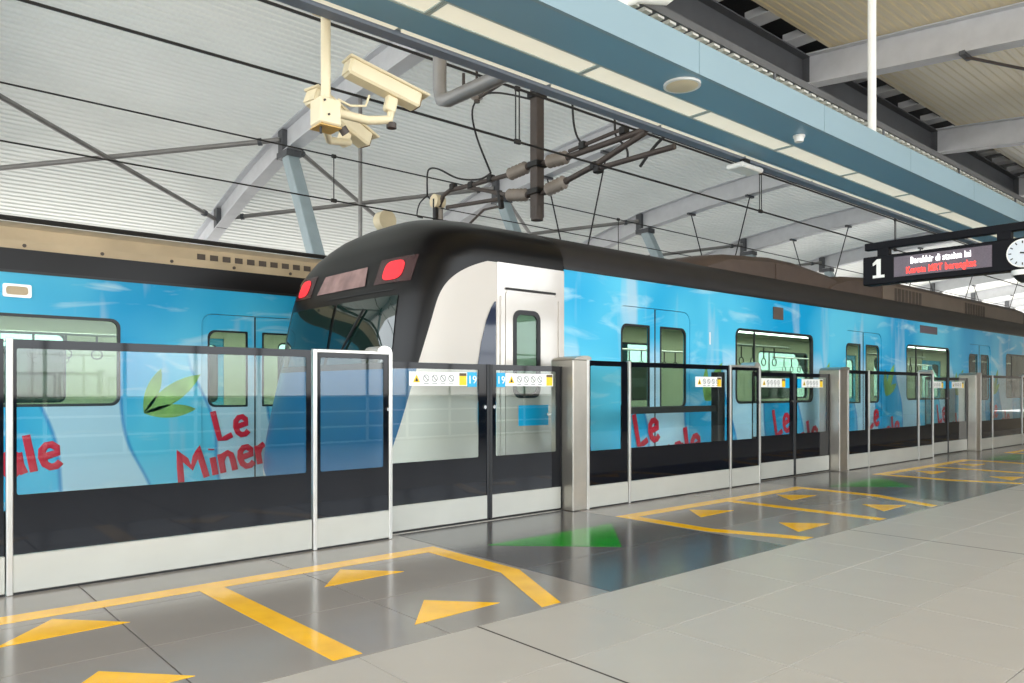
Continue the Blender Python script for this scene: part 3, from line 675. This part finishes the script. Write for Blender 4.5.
for z in zl:
    a, D, wz = nose_dims(z); b.v.append((5.535, -wz, z))
    for k in range(NT+1):
        t = -math.pi/2+math.pi*k/NT; sn = math.sin(t); u = math.copysign(abs(sn)**(2/NP), sn); b.v.append((a+D*(1-abs(math.cos(t))**(2/NP)), wz*u, z))
    b.v.append((5.535, wz, z))
n = NT+3
for i in range(len(zl)-1):
    for j in range(n-1): b.f.append((i*n+j, i*n+j+1, (i+1)*n+j+1, (i+1)*n+j))
b.build('cab_nose', M_nose, nearT, smooth=True)
def nose_x(v_, z, off=.006):
    a, D, wz = nose_dims(z); return a+D*plan(v_/wz)-off
def nose_patch(name, m, edge, v0f, v1f, z0, z1, nz=8, nv=12, off=.008, parent=nearT):
    bb = MB()
    for i in range(nz+1):
        z = z0+(z1-z0)*i/nz; f = i/nz
        for j in range(nv+1):
            v_ = v0f(f)+(v1f(f)-v0f(f))*j/nv; bb.v.append((nose_x(v_, z, off), v_, z))
    for i in range(nz):
        for j in range(nv): q = i*(nv+1)+j; bb.f.append((q, q+1, q+nv+2, q+nv+1))
    return bb.build(name, m, parent, smooth=True, recalc=False)
nose_patch('windscreen', M_wind, 0, lambda f: -1.14+.05*f, lambda f: -.03, 1.40, 2.02)
nose_patch('windscreen', M_wind, 0, lambda f: .03, lambda f: 1.14-.05*f, 1.40, 2.02)
wp = MB(); wp.tube([(nose_x(-.3, 1.50, .03), -.3, 1.50), (nose_x(-.62, 1.92, .03), -.62, 1.92)], .012, 6); wp.build('wiper', M_dark, nearT)
for sg in (-1, 1):
    hs = nose_patch('lamp_housing', M_lamph, 0, lambda f: sg*(.66 if sg > 0 else 1.20), lambda f: sg*(1.20 if sg > 0 else .66), 2.15, 2.40, off=.006)
    lb = MB(); lb.v.append((nose_x(sg*.92, 2.275, .016), sg*.92, 2.275))
    for k in range(24):
        t = 2*math.pi*k/24; v_ = sg*.92+.15*math.copysign(abs(math.cos(t))**.6, math.cos(t)); zz = 2.275+.095*math.copysign(abs(math.sin(t))**.7, math.sin(t)); lb.v.append((nose_x(v_, zz, .012), v_, zz))
    lb.f = [(0, 1+k, 1+(k+1) % 24) for k in range(24)]; lb.build('tail_lamp', M_redl, hs, smooth=True)
nose_patch('destination_display', M_disp, 0, lambda f: -.50+.06*f, lambda f: .50-.06*f, 2.16, 2.36)
nose_patch('mask_seam', M_dark, 0, lambda f: -1.0, lambda f: .2, 2.075, 2.085, 1)
# cab side: door, quarter window, blue band (on the flat flank)
def flank_v(x, z, off=.006):
    a, D, wz = nose_dims(z); u = max(0, min(1, 1-(x-a)/D)); return -(wz*(1-u**NP)**(1/NP))-off
def flank_patch(name, m, rows, off=.008, parent=nearT, sg=1):
    bb = MB(); nv = 6
    for z, xa, xb in rows:
        for j in range(nv+1): x = xa+(xb-xa)*j/nv; bb.v.append((x, sg*flank_v(x, z, off), z))
    for i in range(len(rows)-1):
        for j in range(nv): q = i*(nv+1)+j; bb.f.append((q, q+1, q+nv+2, q+nv+1))
    return bb.build(name, m, parent, smooth=True, recalc=False)
for sg in (1, -1):
    flank_patch('quarter_window', M_qwin, [(1.05, 4.40, 4.62), (1.2, 4.39, 4.62), (1.4, 4.40, 4.62), (1.6, 4.44, 4.62), (1.8, 4.50, 4.62), (1.93, 4.56, 4.62), (1.99, 4.605, 4.62)], sg=sg)
    flank_patch('blue_band', M_cyan, [(.70, 4.44, 4.62), (.76, 4.41, 4.62), (.85, 4.40, 4.62), (1.04, 4.40, 4.62)], sg=sg)
    ax = side(-sg*WV, sg)
    cd = MB().poly(rrect(4.74, 5.42, .02, 2.10, .03), [rrect(4.86, 5.16, 1.10, 1.90, .07)], -.012, .03, ax).build('cab_door', M_silver, nearT)
    MB().poly(rrect(4.83, 5.19, 1.07, 1.93, .09), [rrect(4.875, 5.145, 1.115, 1.885, .06)], -.018, .02, ax).build('window_seal', M_seal, cd)
    MB().poly(rrect(4.86, 5.16, 1.10, 1.90, .07), [], -.010, -.004, ax).build('cab_door_window', M_wglass, cd)
    MB().poly([(4.90, .80), (5.30, .80), (5.30, 1.0), (4.90, 1.0)], [], -.0145, -.01, ax).build('blue_band', M_cyan, cd)
    MB().poly([(5.26, .895), (5.34, .895), (5.34, .92), (5.26, .92)], [], -.04, -.01, ax).build('handle', M_chrome, cd)
    MB().poly([(4.74, 2.115), (5.40, 2.115), (5.40, 2.135), (4.74, 2.135)], [], -.02, .02, ax).build('door_gutter', M_dark, cd)
    for xx in (4.685, 5.455): MB().box(xx-.012, xx+.012, -sg*(WV+.022), -sg*(WV-.03), .4, 2.05).build('grab_pole', M_silver, cd)
    MB().poly([(4.64, .02), (5.535, .02), (5.535, 2.37), (4.64, 2.37)], [rrect(4.735, 5.425, .015, 2.105, .03)], -.003, .03, ax).build('cab_side_panel', M_silver, nearT)
t2 = empty('train_car', (0, 7.02, 0), 'second blue car of the near train, beyond the right edge', 'train')
car(t2, 25.9, 45.8, [28.2, 33.5, 38.9, 44.2-.9], [(29.8, 31.9), (35.2, 37.2)], 0); pod(t2, 29, 43, 3.26, 1.05, M_pod, M_podside, 1.6)

# far train on the second track
farT = empty('train_car', (0, 10.975, 0), 'far blue wrapped train car at left with tan roof unit, on the second track', 'train')
fd = [-6.77, -1.43, 3.91, 9.25]; fw = [(-5.19, -3.01), (.15, 2.33), (5.49, 7.67)]
car(farT, -8.9, 11.2, fd, fw, 0)
for x in (-5.3, -2.4, .52, 3.43, 6.35): slogan(farT, x, .52)
for x, z, s_, a in ((2.58, .88, .44, .62), (-.3, .9, .4, .7)): leaf(farT, x, z, s_, a)
b = MB().box(-8.9, 11.2, -1.44, -1.34, 2.645, 2.74); b.build('roof_gutter', M_podf, farT)
MB().box(-8.9, 11.2, -WV-.004, -1.44, 2.41, 2.645).build('black_cantrail', M_tblack, farT)
pod(farT, -8.8, 11.1, 3.07, 1.12, M_podf, M_podf, .5, [(3.3, 9.0)])
MB().tube([(-8.8, -1.06, 3.04), (11.1, -1.06, 3.04)], .03, 8).build('roof_cable', M_wire, farT)
for k in range(24):
    x = -7.6+.75*k; MB().tube([(x, -1.452, 2.69), (x, -1.435, 2.69)], .02, 8).build('bolt', M_grille, farT)
MB().poly(rrect(1.20, 1.46, 2.13, 2.27, .02), [rrect(1.23, 1.43, 2.155, 2.245, .03)], -.012, .01, side(-WV)).build('lamp_frame', M_alu, farT)
MB().poly(rrect(1.22, 1.44, 2.145, 2.255, .03), [], -.006, .01, side(-WV)).build('side_lamp', M_podf, farT)

# ------------------------------------------------------------ overhead line
def wire(name, y, z, r, label, x0=XA, x1=XB, m=M_wire):
    o = MB().tube([(x0, 0, 0), (x1, 0, 0)], r, 6).build(name, m, loc=(0, y, z)); return tag(o, label, 'wire', 'overhead wires')
wire('contact_wire', 7.02, 4.21, .014, 'black contact wire over the near train, uppermost wire at top left')
wire('messenger_wire', 7.02, 4.862, .016, 'black messenger wire passing just under the blue soffit edge')
wire('messenger_wire', 11.3, 4.976, .012, 'thin messenger wire over the far track, middle wire at left')
wire('contact_wire', 11.3, 4.25, .012, 'thin contact wire over the far track, lowest wire at left')
wire('feeder_wire', 11.7, 4.58, .010, 'thin feeder wire over the far track starting behind the roof strut', x0=8.4)
wire('feeder_wire', 7.15, 4.98, .02, 'thicker black feeder cable close under the soffit edge', x0=9)
XM = 8.4
for x, yy, za, zb, lb in ((6.2, 7.02, 4.21, 4.862, 'dropper wire over the near track left of the mast'), (11.75, 7.02, 4.21, 4.862, 'dropper wire over the near track right of the mast'), (17.2, 7.02, 4.21, 4.862, 'third dropper wire over the near track, left of the sign'), (5.97, 11.3, 4.25, 4.976, 'dropper wire over the far track beside the roof strut'), (13.0, 11.3, 4.25, 4.976, 'dropper wire over the far track right of the mast')):
    b = MB()
    for dx in ((-.03, .03) if yy < 8 else (0,)): b.tube([(dx, 0, 0), (dx, 0, zb-za)], .009, 5)
    b.bbox(-.05, .05, -.02, .02, -.03, .03, .008); b.bbox(-.04, .04, -.02, .02, zb-za-.03, zb-za+.03, .008)
    o = b.build('dropper_wire', M_wire, loc=(x, yy, za)); tag(o, 'black vertical '+lb, 'wire', 'dropper wires')
ms = empty('catenary_mast', (XM, 9.03, 3.9), 'dark brown hanging catenary mast with ribbed insulators between the tracks', 'mast')
def P(y, z): return (0, y-9.03, z-3.9)
MB().bbox(-.085, .085, -.085, .085, .04, roof_z(9.0)-3.9+.03, .012).build('post', M_mast, ms)
MB().tube([P(9.03, 3.90), P(9.03, 4.12)], .10, 14).build('foot_sleeve', M_mast, ms, smooth=True)
for z in (4.36, 4.80, 5.92): MB().bbox(-.12, .12, -.12, .12, z-3.9-.05, z-3.9+.05, .012).build('clamp_band', M_dark, ms)
def insulator(p, q, name='insulator'):
    p, q = Vector(p), Vector(q); path = []; rad = []; N = 11
    for k in range(N): path.append(p.lerp(q, k/(N-1))); rad.append(.108 if k % 2 else .056)
    MB().tube(path, rad, 14).build(name, M_ins, ms, smooth=False)
    for a in (p, q): 
        d = (q-p).normalized()*.04; MB().tube([a-d, a+d], .055, 10).build('insulator_cap', M_mast, ms, smooth=True)
insulator(P(9.27, 4.82), P(9.72, 4.79)); insulator(P(9.27, 4.36), P(9.75, 4.45)); insulator(P(8.78, 4.79), P(8.34, 4.77)); insulator(P(8.80, 4.34), P(8.38, 4.40))
for a, c in (((9.72, 4.79), (9.1, 4.81)), ((9.75, 4.45), (9.1, 4.34)), ((8.34, 4.77), (8.9, 4.80)), ((8.38, 4.40), (8.95, 4.32))): MB().tube([P(*c), P(*a)], .03, 8).build('arm_stub', M_mast, ms, smooth=True)
MB().tube([P(9.70, 4.79), P(10.77, 4.826), P(11.40, 4.86), P(11.62, 4.80), P(11.74, 4.62)], .04, 10).build('cantilever_tube', M_mast, ms, smooth=True)
MB().tube([P(9.74, 4.45), P(10.4, 4.66), P(10.85, 4.80)], .035, 10).build('brace_tube', M_mast, ms, smooth=True)
MB().tube([P(9.90, 4.42), P(10.7, 4.49), P(11.5, 4.56)], .035, 10).build('steady_arm', M_mast, ms, smooth=True)
MB().tube([P(9.98, 4.56), P(9.92, 4.26)], .05, 8).build('arm_bracket', M_dark, ms)
MB().tube([P(9.95, 4.3), P(10.4, 4.32), P(10.9, 4.10), P(11.2, 4.02)], .022, 8).build('registration_arm', M_mast, ms, smooth=True)
MB().tube([P(8.34, 4.765), P(6.75, 4.80)], .045, 10).build('cantilever_tube', M_mast, ms, smooth=True)
MB().tube([P(8.30, 4.85), P(7.14, 4.92)], .03, 8).build('upper_tube', M_mast, ms, smooth=True)
MB().tube([P(8.38, 4.40), P(7.76, 4.51), P(6.80, 4.76)], .045, 10).build('brace_tube', M_mast, ms, smooth=True)
MB().tube([P(7.70, 4.45), P(6.30, 4.44)], .04, 10).build('steady_arm', M_mast, ms, smooth=True)
for y, z in ((7.76, 4.50), (7.70, 4.44), (8.0, 4.86), (7.19, 4.88), (10.75, 4.82), (10.21, 4.83), (11.3, 4.90)): MB().bbox(-.06, .06, y-9.03-.06, y-9.03+.06, z-3.9-.06, z-3.9+.06, .015).build('clamp', M_dark, ms)
def cable(pts, r, label=None, n=5):
    # Catmull-Rom through the points
    V = [Vector(P(*p)) for p in pts]; V = [V[0]]+V+[V[-1]]; out = []
    for i in range(1, len(V)-2):
        for k in range(n):
            t = k/n; a, b_, c, d = V[i-1], V[i], V[i+1], V[i+2]
            out.append(.5*((2*b_)+(c-a)*t+(2*a-5*b_+4*c-d)*t*t+(3*b_-a-3*c+d)*t**3))
    out.append(V[-2]); MB().tube(out, r, 6).build('jumper_cable', M_wire, ms, smooth=True)
cable([(9.16, 5.90), (9.96, 6.24), (10.46, 6.34), (10.73, 6.16), (10.61, 5.66), (10.21, 4.92)], .018)
cable([(10.21, 4.92), (10.54, 4.88), (11.16, 5.03), (11.74, 5.32), (12.04, 5.40), (12.14, 5.30), (12.14, 4.90)], .018)
cable([(12.14, 4.90), (12.40, 4.80), (12.49, 4.58), (12.3, 4.50)], .014); cable([(12.14, 4.90), (11.9, 4.68), (11.84, 4.55)], .014)
cable([(8.25, 6.6), (8.23, 5.57), (8.17, 5.13), (8.03, 4.90), (7.95, 4.88)], .018); cable([(7.39, 6.4), (7.37, 5.1), (7.34, 4.84), (7.15, 4.62), (7.15, 4.45), (7.4, 4.43)], .018)
cable([(6.9, 4.3), (6.6, 4.55), (6.2, 4.72), (5.6, 4.80)], .022)
MB().tube([P(11.02-.03, 6.9), P(10.99, 6.55), P(10.66, 6.40)], .03, 8).build('feeder_support', M_mast, ms)
insulator(P(10.60, 6.62), P(10.60, 6.30), 'feeder_insulator')
MB().tube([P(10.60, 6.3), P(10.60, 7.75)], .025, 8).build('insulator_rod', M_mast, ms)
MB().tube([P(10.60, 6.33), P(9.9, 6.40)], .035, 8).build('feeder_arm', M_mast, ms)
MB().tube([(-.10, 2.76, .82), (.10, 2.76, .82)], .13, 16).build('tension_drum', M_cream, ms, smooth=True)
MB().tube([(-.06, 2.76, .42), (-.06, 2.76, .86)], .05, 10).build('drum_link', M_dark, ms, smooth=True); MB().tube([(.05, 2.76, .25), (.05, 2.76, .82)], .06, 10).build('drum_weight', M_ins, ms, smooth=True)
e = empty('drum_fitting', (8.1, 13.2, 4.55), 'small tan drum-shaped fitting peeking over the black train nose', 'fitting')
MB().tube([(0,-.12,0), (0,.12,0)], .20, 18).build('drum', M_cream, e, smooth=True); MB().tube([(0,.1,-.12), (0,.14,-1.2)], .05, 8).build('arm', M_dark, e)
MB().tube([(0,.12,-1.2), (0,.12,-4.55)], .05, 8).build('stand', M_dark, e)

# ------------------------------------------------------------ security cameras on their pole
cc = empty('security_camera', (2.33, 4.52, 2.87), 'pair of cream security cameras on a pole below the blue soffit', 'camera')
MB().tube([(0,0,.10), (0,0,.92)], .032, 14).build('pole', M_cream, cc, smooth=True)
MB().bbox(-.07, .07, -.04, .07, .72, .76, .01).build('pole_clamp', M_cream, cc)
for dx in (-.055, .055): MB().tube([(dx, -.02, .70), (dx, -.02, .80)], .014, 8).build('clamp_bolt', M_cream, cc)
MB().bbox(-.075, .075, -.075, .075, -.01, .16, .01).build('junction_box', M_cream, cc)
MB().box(-.075, .075, -.075, .075, -.026, -.018).build('box_base', M_bounce, cc)
for dx, dz in ((-.05, .13), (-.02, .045)): MB().tube([(dx, -.09, dz), (dx, -.08, dz)], .007, 8).build('screw', M_mast, cc)
def camera_unit(M_):
    h = MB().bbox(-.29, .25, -.065, .065, -.055, .055, .014, M=M_).build('housing', M_cream, cc)
    MB().bbox(-.31, .30, -.078, .078, .048, .066, .006, M=M_).build('sun_shield', M_cream, h)
    MB().box(.25, .256, -.05, .05, -.045, .045, M=M_).build('front_glass', M_creamd, h); MB().box(-.296, -.288, -.055, .055, -.045, .045, M=M_).build('rear_cover', M_cream, h)
    MB().bbox(.02, .10, -.03, .03, -.16, -.05, .01, M=M_).build('swivel_bracket', M_cream, h)
# camera over the right arm, tipped down to the right
Mr = Matrix.Translation((.44, -.02, .36)) @ Matrix.Rotation(R(-6), 4, 'Z') @ Matrix.Rotation(R(13), 4, 'Y')
camera_unit(Mr)
MB().tube([(.06, 0, .10), (.30, -.01, .10), (.47, -.02, .14), (.485, -.02, .22)], .030, 10).build('side_arm', M_cream, cc, smooth=True)
MB().tube([(.485, -.02, .12), (.485, -.02, .085)], .035, 12).build('arm_knuckle', M_mast, cc, smooth=True)
Ml = Matrix.Translation((.33, .40, .21)) @ Matrix.Rotation(R(12), 4, 'Z') @ Matrix.Rotation(R(20), 4, 'Y')
camera_unit(Ml)
MB().tube([(.02, .06, .03), (.16, .26, .0), (.39, .40, .07)], .026, 10).build('side_arm', M_cream, cc, smooth=True)
MB().tube([(.10, -.03, .0), (.13, -.03, -.035)], .03, 10).build('arm_knuckle', M_mast, cc, smooth=True)
MB().tube([(.30, -.04, .26), (.27, -.04, .18), (.15, -.05, .15), (.06, -.05, .17)], .008, 6).build('cable', M_cream, cc, smooth=True)
MB().tube([(-.05, -.03, -.02), (-.05, -.03, -.07)], .008, 6).build('cable_tail', M_wire, cc)

# ------------------------------------------------------------ hanging sign with clock
sg = empty('platform_sign', (8.57, 3.82, 2.31), 'black hanging platform sign with number 1, led text and a round clock', 'sign')
def SY(a): return -a                                 # distance along the sign, towards the camera side
MB().bbox(-.06, .10, -3.3, 0, 0, .312, .008).build('case', M_sign, sg)
MB().bbox(-.02, .06, -3.5, .0, .392, .472, .006).build('top_bar', M_sign, sg)
for a in (.20, 1.36, 2.6): MB().box(-.02, .06, -a-.06, -a+.06, .308, .396).build('bar_spacer', M_sign, sg)
for a in (2.0, 3.1): MB().tube([(.02, -a, .45), (.02, -a, roof_z(3.82-a)+.69-2.31)], .03, 10).build('hanger_tube', M_sign, sg, smooth=True)
MB().box(-.064, -.055, -1.27, -.335, .06, .275).build('led_screen', M_screen, sg)
ROT = (R(90), 0, R(-90))
MB().poly([(-.11, .07), (-.235, .07), (-.235, .10), (-.195, .10), (-.195, .275), (-.155, .275), (-.11, .235), (-.11, .205), (-.15, .225), (-.15, .10), (-.11, .10)], [], -.066, -.058, lambda a, c, d: (d, a, c)).build('platform_number', M_white, sg)
put_text('led_text', 'Berakhir di stasiun ini', .098, M_ledw, sg, (-.068, -.795, .185), ROT, 'CENTER', sx=.62)
put_text('led_text', 'Kereta MRT berangkat', .098, M_ledr, sg, (-.068, -.795, .085), ROT, 'CENTER', sx=.68)
ck = MB(); yc, zc = -1.54, .155
ck.tube([(-.10, yc, zc), (-.055, yc, zc)], .136, 36); ck = ck.build('clock_rim', M_white, sg, smooth=True)
MB().tube([(-.104, yc, zc), (-.10, yc, zc)], .125, 36).build('clock_face', mat('clock_face', S(214,222,230), .4, var=.01), ck)
for k in range(12):
    t = 2*math.pi*k/12; M_ = Matrix.Translation((-.105, yc, zc)) @ Matrix.Rotation(t, 4, 'X')
    MB().box(-.001, .001, -.005, .005, .092, .116, M=M_).build('hour_mark', M_dark, ck)
for t, L, wd in ((R(96), .065, .007), (R(112), .098, .005)):
    M_ = Matrix.Translation((-.107, yc, zc)) @ Matrix.Rotation(t, 4, 'X'); MB().box(-.001, .001, -wd, wd, -.02, L, M=M_).build('clock_hand', M_dark, ck)
e = empty('dome_camera', (8.57, 2.30, 2.31), 'white round fitting hanging under the sign below the clock', 'camera')
MB().tube([(0,0,0), (0,0,-.05)], .10, 20).build('base', M_white, e, smooth=True)
MB().tube([(0,0,-.05), (0,0,-.09), (0,0,-.12)], [.085, .06, .02], 20).build('dome', M_seal, e, smooth=True)
